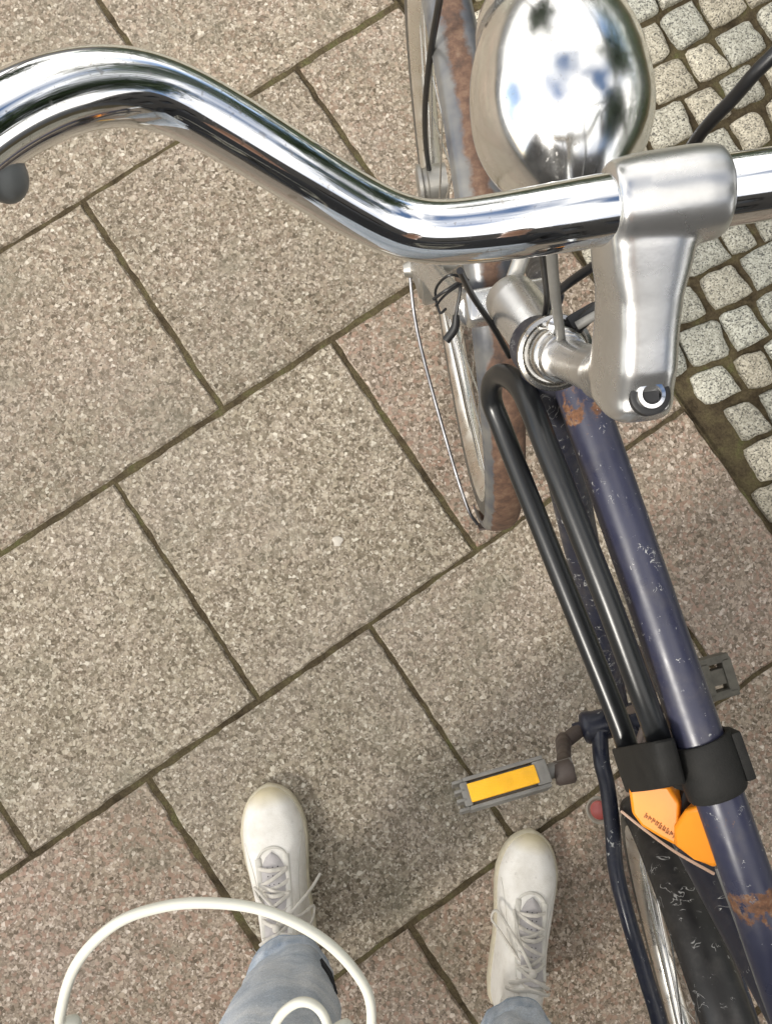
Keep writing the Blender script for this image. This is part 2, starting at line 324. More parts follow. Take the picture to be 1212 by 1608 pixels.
for iv in range(-52, 70):
    u = -1.6 + random.uniform(0, .06); Jb = {}
    def edge(u_, row): return row * RP + .016 * math.sin(u_ * 5.2) + .006 * mnoise.noise(V(u_ * 16, row * 3.7, 1))
    while u < 3.2:
        w_ = random.uniform(.064, .092); sk0, sk1 = random.uniform(-.011, .007), random.uniform(-.011, .007)
        gp = [random.uniform(.0025, .0085) for _ in range(4)]
        q4 = [(u + gp[0], edge(u, iv) + gp[1]), (u + w_ - gp[2] + sk0, edge(u + w_, iv) + gp[1] + random.uniform(-.002, .004)), (u + w_ - gp[2] + sk1, edge(u + w_, iv + 1) - gp[3]), (u + gp[0] + random.uniform(-.003, .004), edge(u, iv + 1) - gp[3] - random.uniform(-.002, .004))]
        u += w_
        ab_ = [L2W(*p) for p in q4]; a = sum(p[0] for p in ab_) / 4; b = sum(p[1] for p in ab_) / 4
        if a > 5.5 or b < -6 or b > 9 or max(p[0] for p in ab_) < 2.085: continue
        ab_ = [(max(p[0], 2.02), p[1]) for p in ab_]
        a = sum(p[0] for p in ab_) / 4; b = sum(p[1] for p in ab_) / 4
        near = a < 3.7 and -.5 < b < 5; sub = 6 if near else 2; out = []; c = AB(a, b); sd_ = random.uniform(0, 99)
        for q in range(4):
            p0, p1 = AB(*ab_[q]), AB(*ab_[(q + 1) % 4])
            for s_ in range(sub):
                f = s_ / sub; p = p0.lerp(p1, f); d_ = p - c; k = (.93 if s_ == 0 else .985 if s_ in (1, sub - 1) else 1.0) * (1 + .13 * mnoise.noise(p * 48 + V(0, 0, sd_)))
                out.append(c + d_ * k)
        v = random.uniform(.74, 1.16); wv = random.uniform(-.05, .05)
        stone(out, random.uniform(-.004, .002), [(0, -.02), (0, -.005), (.003, -.0005), (.010, .0025), (.020, .003)], cb, (v * (1 + wv), v, v * (1 - wv), 0.))
tinted(cb, 'cobbles', MAT['granite'])
gm = Mesh(); gc = at(530, 850, 0.0008); out = []
gm.loft([[gc + V(r * (1 + .16 * math.sin(3 * t_ + .5) + .1 * math.sin(5 * t_)) * math.cos(t_), r * (1.15 + .14 * math.cos(2 * t_)) * math.sin(t_), z) for t_ in np.linspace(0, 2 * math.pi, 25)[:-1]] for r, z in ((.0085, 0), (.008, .0012), (.005, .0022), (.0015, .0025))])
tag(gm.build('chewing_gum', MAT['gum']), 'small flattened pale spot of gum stuck on the speckled slab', 'chewing gum')

# ------------------------------------------------------------------ the bicycle
bike = thing('bicycle', (.3, -.1, 0), 'old blue bicycle with chrome handlebar and lamp, rusty mudguard, yellow pedal reflector', 'bicycle')
def AX(z): return V(.113, .069 + (1.0 - z) * .4, z)                      # steering axis
sa = V(0, -.4, 1).normalized()
HUB = V(.12, .395, .335); yaw, lean = rad(-8.6), rad(5.6)
fd = V(math.sin(yaw), math.cos(yaw), 0); fn = V(-fd.y, fd.x, 0); fu = V(0, 0, 1) * math.cos(lean) + fn * math.sin(lean); fx = fn * math.cos(lean) - V(0, 0, 1) * math.sin(lean)
def wheel(hub, d, u, x, name_mat):
    """a wheel: rim mesh with tyre, hub and spokes as children"""
    N = 96; ang = [2 * math.pi * i / N for i in range(N)]
    fr = [(x, d * math.cos(a) + u * math.sin(a)) for a in ang]; cs = [hub] * N
    m = Mesh(); pr = [(-.012, .318), (-.0155, .316), (-.0165, .306), (-.014, .297), (-.007, .291), (0, .289), (.007, .291), (.014, .297), (.0165, .306), (.0155, .316), (.012, .318), (0, .309), (-.012, .318)]
    m.sweep(cs, fr, pr, closed=True); w = m.build('wheel', name_mat, bike, weld=True)
    m = Mesh(); pr = [(.0185 * math.cos(t), .3205 + .0185 * math.sin(t)) for t in np.linspace(0, 2 * math.pi, 19)]
    m.sweep(cs, fr, pr, closed=True); m.build('tyre', MAT['tyre'], w, weld=True)
    m = Mesh()
    for i in range(36):
        a = 2 * math.pi * i / 36; sd_ = 1 if i % 2 else -1; b = a + rad(55) * (1 if (i // 2) % 2 else -1)
        m.tube([hub + x * (.028 * sd_) + (d * math.cos(b) + u * math.sin(b)) * .024, hub + x * (.003 * sd_) + (d * math.cos(a) + u * math.sin(a)) * .291], .0011, 6, 1)
    m.build('spoke_set', MAT['wire'], w)
    m = Mesh().lathe(hub - x * .055, x, [(0, .004), (.012, .004), (.012, .011), (.026, .013), (.026, .028), (.029, .028), (.029, .014), (.081, .014), (.081, .028), (.084, .028), (.084, .013), (.098, .011), (.098, .004), (.11, .004)], 24)
    m.build('hub', MAT['dullalloy'], w); return w
def mudguard(hub, d, u, x, a0, a1, hw, r, mat, rust, depth=.016, N=70):
    ang = [rad(a0 + (a1 - a0) * i / N) for i in range(N + 1)]
    pr = [(-hw, -depth), (-hw - .0012, -depth + .003)] + [(hw * 1.0 * math.sin(t), -depth + .003 + (depth - .003) * math.cos(t) ** .8 if abs(t) < 1.55 else -depth + .003) for t in np.linspace(-1.5, 1.5, 15)] + [(hw + .0012, -depth + .003), (hw, -depth)]
    m = Mesh(); vs = []; ms = []
    for a in ang:
        rr = d * math.cos(a) + u * math.sin(a)
        for s_, o_ in pr: vs.append(hub + x * s_ + rr * (r + o_)); ms.append(rust(math.degrees(a), s_ / hw))
    n = len(pr); fs = [(i * n + k, i * n + k + 1, (i + 1) * n + k + 1, (i + 1) * n + k) for i in range(N) for k in range(n - 1)]
    m.add(vs, fs, ms)
    return m.build('mudguard', mat, bike, mods=[('SOLIDIFY', dict(thickness=.0012, offset=-1))])
fw = wheel(HUB, fd, fu, fx, MAT['rim'])
gf = mudguard(HUB, fd, fu, fx, 68, 205, .0205, .352, MAT['guard'], lambda a, s_: (.82 - abs(s_ + .02) * .80 if a < 125 else .85 - max(0, s_ - .45) * 1.6) + .1 * max(0, (a - 170) / 35))
gf['label'] = 'narrow front mudguard with brown rust along its crown'
# stays of the front mudguard
tail = HUB + (fd * math.cos(rad(196)) + fu * math.sin(rad(196))) * .350
Mesh().tube([at(640, 395, .335), at(655, 520, .30), at(700, 690, .27), at(733, 795, .25), tail + fx * .022], .0023, 8, 6).build('stay_wire', MAT['darkwire'], gf)
Mesh().tube([HUB - fx * .058, (HUB - fx * .05 + tail) * .5, tail - fx * .022], .0023, 8, 6).build('stay_wire', MAT['darkwire'], gf)
Mesh().box(tail + fd * -.004, (fx, (fu * .9 - fd * .3).normalized(), fd), .022, .014, .0015, .001).build('mud_flap', MAT['rusty'], gf)
# front drum brake
bc = HUB + fx * .046
Mesh().lathe(bc, fx, [(-.012, .030), (-.012, .046), (-.004, .048), (.004, .048), (.006, .045), (.006, .040), (.009, .038), (.012, .020), (.014, .012), (.024, .008), (.024, .003)], 40).build('drum_brake', MAT['dullalloy'], bike)
m = Mesh().lathe(at(676, 290, .42), fx, [(-.020, .008), (-.019, .0215), (.002, .0225), (.004, .0195), (.008, .0195), (.010, .0245), (.014, .0245), (.0155, .020), (.013, .012), (.016, .004)], 36)
m.tube([at(688, 318, .41), at(676, 345, .38), HUB + fx * .05], .007, 10, 4); m.build('dynamo', MAT['dullalloy'], bike)
# fork: crown with lamp mount, two blades, head tube, headset
crown = at(800, 478, .70)
for sgn in (1, -1):
    Mesh().tube([crown + fx * .030 * sgn, crown + fx * .037 * sgn - sa * .03 + fd * .004, HUB + fx * .052 * sgn + sa * .20 - fd * .006, HUB + fx * .054 * sgn + sa * .07 - fd * .002, HUB + fx * .054 * sgn], [.0125, .0130, .0115, .0095, .008], 16, 8).build('fork_blade', MAT['alloy'] if sgn == 1 else MAT['navy'], bike)
c0, c1 = at(798, 464, .760), at(862, 552, .800); cd = (c1 - c0).normalized()
m = Mesh().lathe(c0, cd, [(-.004, .008), (-.002, .0150), (.002, .0186), (.012, .0196), (.05, .0190), (.062, .0185)], 32)
m.box(crown + V(0, 0, .004), (fx, fd, V(0, 0, 1)), .037, .0135, .0115, .005); m.tube([crown, c0 + cd * .02], [.015, .016], 20, 3)
fk = m.build('fork_crown', MAT['alloy'], bike, mods=[('REMESH', dict(mode='VOXEL', voxel_size=.0014, use_smooth_shade=True)), ('SMOOTH', dict(factor=.5, iterations=5))])
bp_ = at(806, 466, .7795)
Mesh().lathe(bp_, V(.3, -.15, 1), [(-.006, .0042), (.0005, .0042), (.0005, .0032), (-.002, .0030), (-.002, .0)], 20).build('bolt', MAT['rubber'], fk)
Mesh().lathe(AX(.812), sa, [(0, .0185), (.004, .0195), (.012, .018), (.028, .018), (.034, .0195), (.038, .0195)], 32).build('head_tube', MAT['navy'], bike)
hd = AX(.852)
m = Mesh().lathe(hd, sa, [(-.006, .0195), (.0, .0222), (.003, .0228), (.005, .0222), (.0058, .0200), (.004, .0185), (.001, .0178), (.001, .0165), (.016, .0162), (.0175, .0152), (.018, .0138), (.028, .0135), (.029, .012)], 40)
m.build('headset', MAT['wornchrome'], bike)
# quill stem
bt = at(1018, 621, 1.010); clampc = at(1048, 300, 1.0515); bx = V(-.985, -.150, -.06).normalized()   # bar direction, towards the left grip
Mesh().tube([hd + sa * .01, hd + sa * .06, AX(.985) + V(-.002, .004, 0)], [.0112, .0112, .0118], 24, 6).build('quill', MAT['alloy'], bike)
m = Mesh()
fw_ = (clampc - bt); sd2 = fw_.normalized(); sx = sd2.cross(V(0, 0, 1)).normalized(); sz = sx.cross(sd2)
rings = []
L = fw_.length
for t_, wd, ht, dz in [(-.205, .005, .010, -.004), (-.190, .0098, .0150, -.003), (-.150, .0128, .0190, -.001), (-.09, .0138, .0205, 0), (-.02, .0138, .0205, -.001), (.12, .0140, .0205, 0), (.30, .0136, .019, 0), (.48, .0142, .0178, 0), (.62, .0165, .0172, 0), (.76, .0180, .0168, 0), (.88, .0192, .0160, 0), (.96, .0192, .012, -.002)]:
    c = bt + fw_ * t_ - sz * .0185
    rings.append([c + sx * (wd * math.copysign(abs(math.cos(q)) ** .62, math.cos(q))) + sz * (ht * math.copysign(abs(math.sin(q)) ** .62, math.sin(q)) + dz) for q in np.linspace(0, 2 * math.pi, 33)[:-1]])
m.loft(rings)
cc = at(1048, 313, 1.034)
m.lathe(cc - bx * .0190, bx, [(0, .0140), (.001, .0158), (.004, .0166), (.010, .0172), (.030, .0172), (.037, .0166), (.040, .0158), (.041, .0140)], 40)
m.tube([AX(.945), bt - sz * .03], [.0125, .0135], 24, 4)
stem = m.build('stem', MAT['alloy'], bike, mods=[('REMESH', dict(mode='VOXEL', voxel_size=.0013, use_smooth_shade=True)), ('SMOOTH', dict(factor=.5, iterations=7))])
bz = (V(0, -.10, 1)).normalized()
Mesh().lathe(bt + bz * .0010, bz, [(-.004, .0078), (.0008, .0078), (.0012, .0070), (.0012, .0056)], 32, caps=False).build('recess_ring', MAT['rubber'], stem)
Mesh().lathe(bt + bz * .0012, bz, [(-.004, .0058), (.0012, .0058), (.0022, .0053), (.0024, .0038), (.0010, .0036)], 32, caps=False).build('bolt', MAT['chrome'], stem)
Mesh().lathe(bt + bz * .0014, bz, [(-.002, .0038), (.0008, .0037)], 6).build('socket', MAT['rubber'], stem)
# handlebar
ctr = cc
left = [(1000, 322, 1.030), (930, 332, 1.038), (830, 351, 1.036), (700, 373, 1.026), (650, 374, 1.024), (600, 353, 1.026), (500, 289, 1.044), (400, 224, 1.054), (300, 157, 1.062), (240, 134, 1.070), (180, 127, 1.076), (100, 134, 1.083), (20, 172, 1.090), (-70, 225, 1.095), (-170, 330, 1.098), (-240, 470, 1.098), (-290, 640, 1.094), (-330, 820, 1.088)]
LP = [at(*q) for q in left]
nrm = bx; RPp = [p - nrm * (2 * (p - ctr).dot(nrm)) for p in LP]
rr_ = [.0127, .0127, .0120, .0112] + [.0111] * (len(LP) - 4)
path = list(reversed(RPp)) + LP; rads = list(reversed(rr_)) + rr_
bar = Mesh().tube(path, rads, 40, 10, relax=220).build('handlebar', MAT['chrome'], bike)
for PP in (LP, RPp):
    Mesh().tube([PP[-3] + (PP[-2] - PP[-3]) * .3, PP[-2], PP[-1]], [.0155, .0165, .016], 20, 6).build('grip', MAT['rubber'], bike)
# brake lever by the left bend
lv = at(2, 276, 1.085)
m = Mesh().ball(lv + V(.001, 0, 0), (.0062, .0075, .008)); m.tube([lv, at(-60, 300, 1.08), at(-150, 440, 1.07), at(-190, 600, 1.06)], [.0062, .006, .0055, .005], 14, 6, flat=.7); m.tube([lv, at(-25, 205, 1.088)], [.007, .010], 14, 3)
m.ball(at(14, 288, 1.08), (.0042, .0048, .005)); m.build('brake_lever', MAT['grey'], bike)
# headlamp
lc = at(880, 172, .832); ld = V(-.06, 1, -.14).normalized()
m = Mesh().lathe(lc, ld, [(-.082 * t_, .0572 * (1 - t_ ** 2.15)) for t_ in np.linspace(.995, 0, 26)] + [(.012, .0571), (.026, .0556), (.038, .0530), (.048, .0500), (.056, .0470)], 72); 
lamp = m.build('headlamp', MAT['lampchrome'], bike, smooth=60)
Mesh().lathe(lc, ld, [(.0565, .0465), (.0575, .0490), (.064, .0488), (.070, .0470), (.074, .0430), (.075, .0400)], 64, caps=False).build('bezel', MAT['lampchrome'], lamp, smooth=60)
Mesh().lathe(lc, ld, [(.071, .0415), (.077, .036), (.080, .022), (.081, .001)], 48).build('lens', MAT['glass'], lamp)
Mesh().tube([c0 + V(0, .0, -.005), lc + V(0, -.03, -.050), lc + V(0, .0, -.05)], .006, 12, 4, flat=.6).build('lamp_bracket', MAT['dullalloy'], lamp)
# cables
Mesh().tube([RPp[-5], V(.35, .30, 1.07), V(.27, .45, 1.01), V(.15, .50, .92), at(700, -60, .80), at(690, 0, .74), at(675, 90, .66), at(667, 180, .56), at(671, 250, .46), at(684, 312, .39)], .0029, 12, 8).build('brake_cable', MAT['cable'], bike)
Mesh().tube([RPp[-5] + V(0, .004, .004), V(.30, .24, 1.07), at(1400, -80, 1.04), at(1212, 88, 1.01), at(1150, 155, .99), at(1098, 212, .965), at(1040, 300, .92), at(960, 395, .87), at(880, 455, .82), at(850, 500, .78)], .0030, 12, 8).build('brake_cable', MAT['cable'], bike)
Mesh().tube([at(862, 330, .99), at(866, 400, .97), at(872, 470, .93), at(880, 530, .885), at(884, 575, .85)], .0026, 12, 8).build('cable_rod', MAT['greycable'], bike)
Mesh().tube([at(845, 360, .96), at(852, 410, .93), at(858, 470, .87), at(850, 520, .82)], .0018, 10, 8).build('brake_cable', MAT['cable'], bike)
Mesh().tube([at(722, 425, .85), at(742, 465, .80), at(775, 515, .76), at(800, 560, .73)], .0022, 10, 8).build('lamp_wire', MAT['cable'], bike)
Mesh().tube([at(735, 440, .73), at(706, 432, .74), at(684, 455, .72), at(690, 490, .71), at(700, 485, .715)], .0011, 8, 8).tube([at(680, 470, .72), at(702, 455, .73), at(722, 448, .73), at(715, 500, .715)], .0013, 8, 8).tube([at(684, 480, .715), at(700, 462, .725), at(725, 445, .73)], .0010, 8, 8).build('loose_wire', MAT['cable'], bike)
Mesh().tube([at(716, 495, .715), at(714, 515, .71), at(700, 535, .705)], [.0026, .0036, .0036], 12, 5).build('wire_cap', MAT['rubber'], bike)
m = Mesh(); kx = V(.86, .5, 0).normalized(); ky = V(-.5, .86, 0)
m.box(at(912, 500, .86), (kx, ky, V(0, 0, 1)), .010, .0045, .007, .002); m.tube([at(898, 520, .86), at(935, 486, .87), at(962, 470, .87)], .0042, 12, 5)
m.build('cable_stop', MAT['rubber'], bike)
Mesh().tube([at(905, 512, .875), at(940, 492, .88), at(962, 482, .88)], .0026, 10, 4).build('cable_end', MAT['greycable'], bike)
Mesh().lathe(at(862, 512, .868), V(.05, -.3, 1), [(-.01, .0034), (.010, .0034), (.0105, .0048), (.0145, .0048), (.015, .003), (.016, .001)], 12).build('adjuster', MAT['chrome'], bike)
# frame
tdir = (V(.2445, -.187, .792) - V(.152, .099, .790)).normalized()
t0 = V(.152, .099, .790) - tdir * .035; t1 = V(.2445, -.187, .792) + tdir * .24
def ttmask(t, an, p):
    d_ = (p - t0).length; r_ = 0.
    r_ = max(r_, .62 - abs(d_ - .032) / .030) if d_ < .08 else r_
    r_ = max(r_, .66 - abs(d_ - .362) / .030, .12 - abs(math.sin(d_ * 31)) * .14); return max(0, r_)
Mesh().tube([t0 + (t1 - t0) * (i / 40) for i in range(41)], .0159, 28, 3, mask=ttmask).build('top_tube', MAT['blue'], bike)
BB = V(.335, -.2, .28)
Mesh().tube([AX(.800) + V(.004, -.006, 0), BB], .0159, 24, 30).build('down_tube', MAT['navy'], bike)
fy, fl = rad(-14), rad(9.5); rd = V(math.sin(fy), math.cos(fy), 0); rn = V(-rd.y, rd.x, 0); ru = V(0, 0, 1) * math.cos(fl) + rn * math.sin(fl); rx = rn * math.cos(fl) - V(0, 0, 1) * math.sin(fl)
HR = V(.430, -.636, .335)
Mesh().tube([BB, t1 - tdir * .05 + V(0, 0, .06)], .0145, 20, 10).build('seat_tube', MAT['stay'], bike)
stt = t1 - tdir * .05 + V(0, 0, .06); sdir = (stt - BB).normalized()
Mesh().tube([stt, stt + sdir * .12], .0127, 16, 3).build('seat_post', MAT['chrome'], bike)
m = Mesh(); sc_ = stt + sdir * .14
rings = []
for y_, w_, h_ in [(.14, .012, .012), (.12, .022, .02), (.05, .034, .024), (-.03, .060, .028), (-.09, .085, .032), (-.125, .075, .028), (-.14, .040, .016)]:
    rings.append([sc_ - tdir * -y_ * -1 + rn * (w_ * math.cos(q)) + V(0, 0, h_ * math.sin(q)) for q in np.linspace(0, 2 * math.pi, 21)[:-1]])
m.loft(rings).build('saddle', MAT['saddle'], bike, smooth=60)
Mesh().lathe(BB - rx * .04, rx, [(0, .017), (.003, .0195), (.072, .0195), (.077, .021), (.084, .021), (.088, .018), (.090, .010), (.10, .009)], 32).build('bottom_bracket', MAT['stay'], bike)
for sgn in (1, -1):
    e = HR + rx * .062 * sgn
    if sgn == 1: pth = [at(941, 1150, .285), at(944, 1195, .295), at(953, 1235, .297), at(961, 1300, .299), at(967, 1368, .302), at(985, 1440, .308), at(1012, 1530, .315), at(1037, 1618, .322), e]
    else: pth = [BB - rx * .03, BB - rx * .045 - rd * .1, e]
    Mesh().tube(pth, [.0105] * 2 + [.010] * (len(pth) - 2), 18, 8).build('chain_stay', MAT['stay'], bike)
    Mesh().tube([stt - sdir * .03 + rx * .02 * sgn, (stt + e) * .5 + rx * .03 * sgn, e], .0075, 14, 6).build('seat_stay', MAT['stay'], bike)
rw = wheel(HR, rd, ru, rx, MAT['rim'])
gr = mudguard(HR, rd, ru, rx, -8, 150, .0235, .356, MAT['blackguard'], lambda a, s_: .0, .018)
gr['label'] = 'black rear mudguard with chipped scratched paint'
Mesh().tube([at(975, 1274, .60), at(1010, 1302, .62), at(1060, 1338, .66), at(1120, 1372, .70)], .0012, 8, 6).build('edge_highlight', MAT['pale'], bike)  # pale line painted as the highlight along the orange cover's lower edge
Mesh().tube([at(1126, 1362, .745), at(1158, 1448, .748), at(1190, 1540, .75), at(1216, 1612, .75), at(1260, 1740, .75)], .0023, 10, 6).build('brake_cable', MAT['greycable'], bike)
# cranks, pedals, chainring
cl_end = at(886, 1212, .425); cl_beg = at(884, 1166, .285)
m = Mesh(); m.tube([BB + rx * .05, cl_beg], .0095, 14, 3); m.tube([cl_beg, (cl_beg + cl_end) * .5, cl_end], [.0135, .0115, .0125], 16, 6, flat=.75); m.lathe(cl_end - rx * .011, rx, [(0, .011), (.003, .0135), (.02, .0135), (.023, .011)], 20)
m.build('crank', MAT['rusty'], bike)
cr_end = BB * 2 - cl_end + V(.004, .0, 0)
m = Mesh(); m.tube([BB - rx * .07, cr_end], [.0135, .0125], 16, 6, flat=.75); m.lathe(cr_end - rx * .011, rx, [(0, .011), (.003, .0135), (.02, .0135), (.023, .011)], 20); m.build('crank', MAT['rusty'], bike)
def pedal(c, ax, ww, nn):
    """ax along the spindle outward, ww across (towards the wheel), nn the face that looks up"""
    m = Mesh(); dn = c - nn * .016
    for s_ in (1, -1): m.box(dn + ww * (.0150 * s_), (ax, ww, nn), .046, .0022, .020, .0015)
    m.box(c + ax * .046 - nn * .016, (ax, ww, nn), .0045, .0128, .020, .002); m.box(c - ax * .040 - nn * .016, (ax, ww, nn), .0080, .0128, .020, .002)
    m.box(c - nn * .008, (ax, ww, nn), .045, .0128, .006, .002); m.tube([dn - ax * .078, dn - ax * .045], .0085, 14, 2)
    for k in range(4): m.box(c + ax * .052 + ww * (-.0145 + .0097 * k) - nn * .014, (ax, ww, nn), .006, .0017, .018, .0008)
    p = m.build('pedal', MAT['pedal'], bike)
    Mesh().box(c + ax * .004 + nn * .0012, (ax, ww, nn), .0385, .0098, .0040, .001).build('reflector', MAT['yellow'], p); return p
pl_out = (at(722, 1251, .425) - at(862, 1210, .425)).normalized(); pc = at(795, 1229, .440)
nn = V(-.10, .40, 1).normalized(); nn = (nn - pl_out * nn.dot(pl_out)).normalized(); pedal(pc, pl_out, nn.cross(pl_out).normalized(), nn)
pc2 = at(1106, 1068, .13); o2 = V(.96, .26, .0).normalized(); n2 = V(0, .05, 1); n2 = (n2 - o2 * n2.dot(o2)).normalized()
m = Mesh(); w2 = n2.cross(o2)
for s_ in (1, -1): m.box(pc2 + w2 * (.026 * s_), (o2, w2, n2), .042, .006, .012, .0025)
for s_ in (1, 0, -1): m.box(pc2 + o2 * (.036 * s_), (o2, w2, n2), .0075, .026, .012, .002)
m.box(pc2 + o2 * -.018 - n2 * .002, (o2, w2, n2), .02, .012, .010, .002); m.box(pc2 + o2 * .018 - n2 * .002, (o2, w2, n2), .02, .012, .010, .002)
m.build('pedal', MAT['darkpedal'], bike)  # far pedal in a darker tone than the near one
m = Mesh(); cc_ = BB - rx * .05
for k in range(48):
    pass
prof_r = [.085 + (.004 if k % 2 else 0) for k in range(96)]
for s_ in (.0015, -.0015): pass
ringo = [[cc_ + rx * s_ + (rd * math.cos(2 * math.pi * k / 96) + ru * math.sin(2 * math.pi * k / 96)) * (prof_r[k] if o_ else .066) for k in range(96)] for s_, o_ in ((.0015, 0), (.0015, 1), (-.0015, 1), (-.0015, 0), (.0015, 0))]
m.loft(ringo, caps=False)
for k in range(5):
    a = 2 * math.pi * k / 5; m.tube([cc_, cc_ + (rd * math.cos(a) + ru * math.sin(a)) * .068], .006, 8, 2, flat=.4)
m.build('chainring', MAT['rusty'], bike)
hs_ = HR - rx * .05
for up_ in (1, -1): pass
m = Mesh(); m.tube([cc_ + ru * .087, hs_ + ru * .04], .0042, 8, 20, flat=.8).tube([cc_ - ru * .087, hs_ - ru * .04], .0042, 8, 20, flat=.8).build('chain', MAT['rusty'], bike)
# small red-capped fitting beside the chain stay
rc0 = at(941, 1272, .255); ra = V(-.55, .15, .8).normalized()
m = Mesh().lathe(rc0, ra, [(-.018, .008), (-.010, .0145), (-.002, .0175), (.003, .0175), (.004, .015), (.0015, .0125)], 28); m.tube([rc0 - ra * .015, at(966, 1290, .29)], .006, 10, 3)
cp = m.build('reflector_cup', MAT['cap'], bike)
Mesh().lathe(rc0 + ra * .001, ra, [(0, .0125), (.003, .0115), (.0055, .007), (.006, .0)], 24).build('reflector', MAT['red'], cp)
# bracket work between the tubes above the cranks
m = Mesh()
m.tube([at(988, 1115, .56), at(1010, 1110, .60), at(1030, 1122, .62), at(1020, 1150, .60), at(1003, 1165, .60)], .0042, 10, 6)
m.tube([at(1020, 1100, .62), at(1012, 1135, .62), at(1000, 1170, .62)], .003, 10, 6)
m.build('cable_guide', MAT['rusty'], bike)

# ------------------------------------------------------------------ the lock and its strap
u_up = [at(1041, 1190, .785), at(1030, 1150, .79), at(1004, 1080, .798), at(952, 940, .803), at(890, 782, .803), at(857, 700, .800), at(838, 650, .795)]
u_lo = [at(992, 1200, .715), at(970, 1130, .715), at(900, 955, .715), at(848, 825, .714), at(812, 735, .712), at(786, 668, .712), at(772, 630, .716)]
lock = thing('bicycle_lock', at(985, 1200, .70), 'black u shaped bicycle lock with bright orange end, carried along the blue top tube', 'bicycle lock')
Mesh().tube(u_up + [at(820, 612, .783), at(802, 594, .766), at(785, 589, .748), at(773, 602, .730)] + list(reversed(u_lo)), .0083, 24, 8).build('shackle', MAT['lockcoat'], lock)
def prism(pts, th, name, mat, par, bev=.004):
    c = sum((Vector(p) for p in pts), V(0, 0, 0)) / len(pts)
    top = [Vector(p) for p in pts]; n_ = V(0, 0, 0)
    for i in range(len(top)): n_ += (top[i] - c).cross(top[(i + 1) % len(top)] - c)
    n_.normalize()
    if n_.z < 0: n_ = -n_
    bot = [p + (c - p) * .06 - n_ * th for p in top]; n = len(top)
    m = Mesh().add(top + bot, [tuple(range(n)), tuple(reversed(range(n, 2 * n)))] + [(i, i + n, (i + 1) % n + n, (i + 1) % n) for i in range(n)])
    return m.build(name, mat, par, smooth=50, mods=[('BEVEL', dict(width=bev, segments=3))]), n_
pa = [(984, 1232, .738), (1050, 1232, .752), (1066, 1262, .758), (1064, 1332, .752), (1034, 1316, .745), (1006, 1299, .738), (990, 1278, .735)]
end_a, na = prism([at(*q) for q in pa], .028, 'end_cover', MAT['orange'], lock, .003)
pb = [(1055, 1298, .762), (1072, 1274, .775), (1105, 1262, .785), (1132, 1335, .786), (1131, 1360, .783), (1117, 1366, .778), (1092, 1352, .768), (1055, 1330, .758)]
end_b, nb = prism([at(*q) for q in pb], .030, 'end_cover', MAT['orange'], lock, .005)
m = Mesh().box(at(1068, 1262, .742), (V(.9, -.4, .1).normalized(), V(.4, .9, 0).normalized(), V(0, 0, 1)), .006, .012, .010, .003); m.build('lock_barrel', MAT['rubber'], lock)
# worn dark print along the lower edge of the orange face (no longer readable)
m = Mesh(); pA, pB = at(1014, 1279, .7405), at(1058, 1312, .7515); e1 = (pB - pA).normalized(); e2 = na.cross(e1).normalized()
ct = sum((at(*q) for q in pa), V(0, 0, 0)) / len(pa)
for k in range(9):
    c = pA + (pB - pA) * (k / 8); c = c - na * ((c - ct).dot(na)) + na * .0004
    h_ = random.uniform(.0022, .0032)
    m.box(c, (e1, e2, na), .0004, h_ * .7, .0002); 
    m.box(c + e1 * .0009 + e2 * random.uniform(-.9, .9) * h_ * .6, (e1, e2, na), .0009, .0004, .00022)
    m.box(c + e1 * .0012 + e2 * random.uniform(-.9, .9) * h_ * .6, (e1, e2, na), .0004, .0007, .00018)
m.build('worn_print', MAT['ink'], end_a, smooth=0)
strap = thing('strap', at(1070, 1200, .75), 'wide black strap wrapped round the blue top tube and the lock', 'strap')
# band round the top tube
def ring_at(c, t, r, n=40, bump=0.):
    t = t.normalized(); x_ = V(0, 0, 1).cross(t).normalized(); y_ = t.cross(x_)
    return [c + (x_ * math.cos(q) + y_ * math.sin(q)) * (r * (1 + bump * math.sin(2 * q + .4))) for q in np.linspace(0, 2 * math.pi, n + 1)[:-1]]
s0 = V(.152, .099, .790)
def tp(py):                                   # point of the tube's axis at a row of the photo
    best = min((abs((lambda p: ((p - V(0, 0, H)).dot(CD) / (p - V(0, 0, H)).dot(CF)) * 1210 + 804)(s0 + tdir * (k * .001)) - py), k) for k in range(0, 500)); return s0 + tdir * (best[1] * .001)
m = Mesh(); ca, cb_ = tp(1160), tp(1245); rings = []
for f, r in ((0, .0164), (0, .0186), (.04, .0196), (.3, .0199), (.7, .0197), (.96, .0192), (1, .0182), (1, .0164)):
    rings.append(ring_at(ca + (cb_ - ca) * f, tdir + V(.10, 0, .05), r, bump=.03))
m.loft(rings, caps=False)
x_ = tdir.cross(V(0, 0, 1)).normalized(); x_ = x_ if x_.x > 0 else -x_
m.box((ca + cb_) * .5 + x_ * .0185 + V(0, .003, .004), (x_, tdir, V(0, 0, 1)), .0035, .016, .009, .002)
m.build('tube_band', MAT['webbing'], strap)
m = Mesh(); rings = []; hi0, hi1, lo0, lo1 = at(1033, 1163, .800), at(1052, 1235, .798), at(980, 1172, .712), at(1003, 1240, .712)
for f, k in ((0, .92), (0, 1.), (.05, 1.03), (.5, 1.04), (.95, 1.03), (1, 1.), (1, .92)):
    h0, l0 = hi0 + (hi1 - hi0) * f, lo0 + (lo1 - lo0) * f; c = (h0 + l0) * .5; vv = (h0 - l0) * .5; ss = V(1, .2, 0).normalized()
    rings.append([c + ss * (.0125 * k * math.copysign(abs(math.cos(q)) ** .6, math.cos(q))) + vv * (1.24 * k * math.copysign(abs(math.sin(q)) ** .8, math.sin(q))) for q in np.linspace(0, 2 * math.pi, 41)[:-1]])
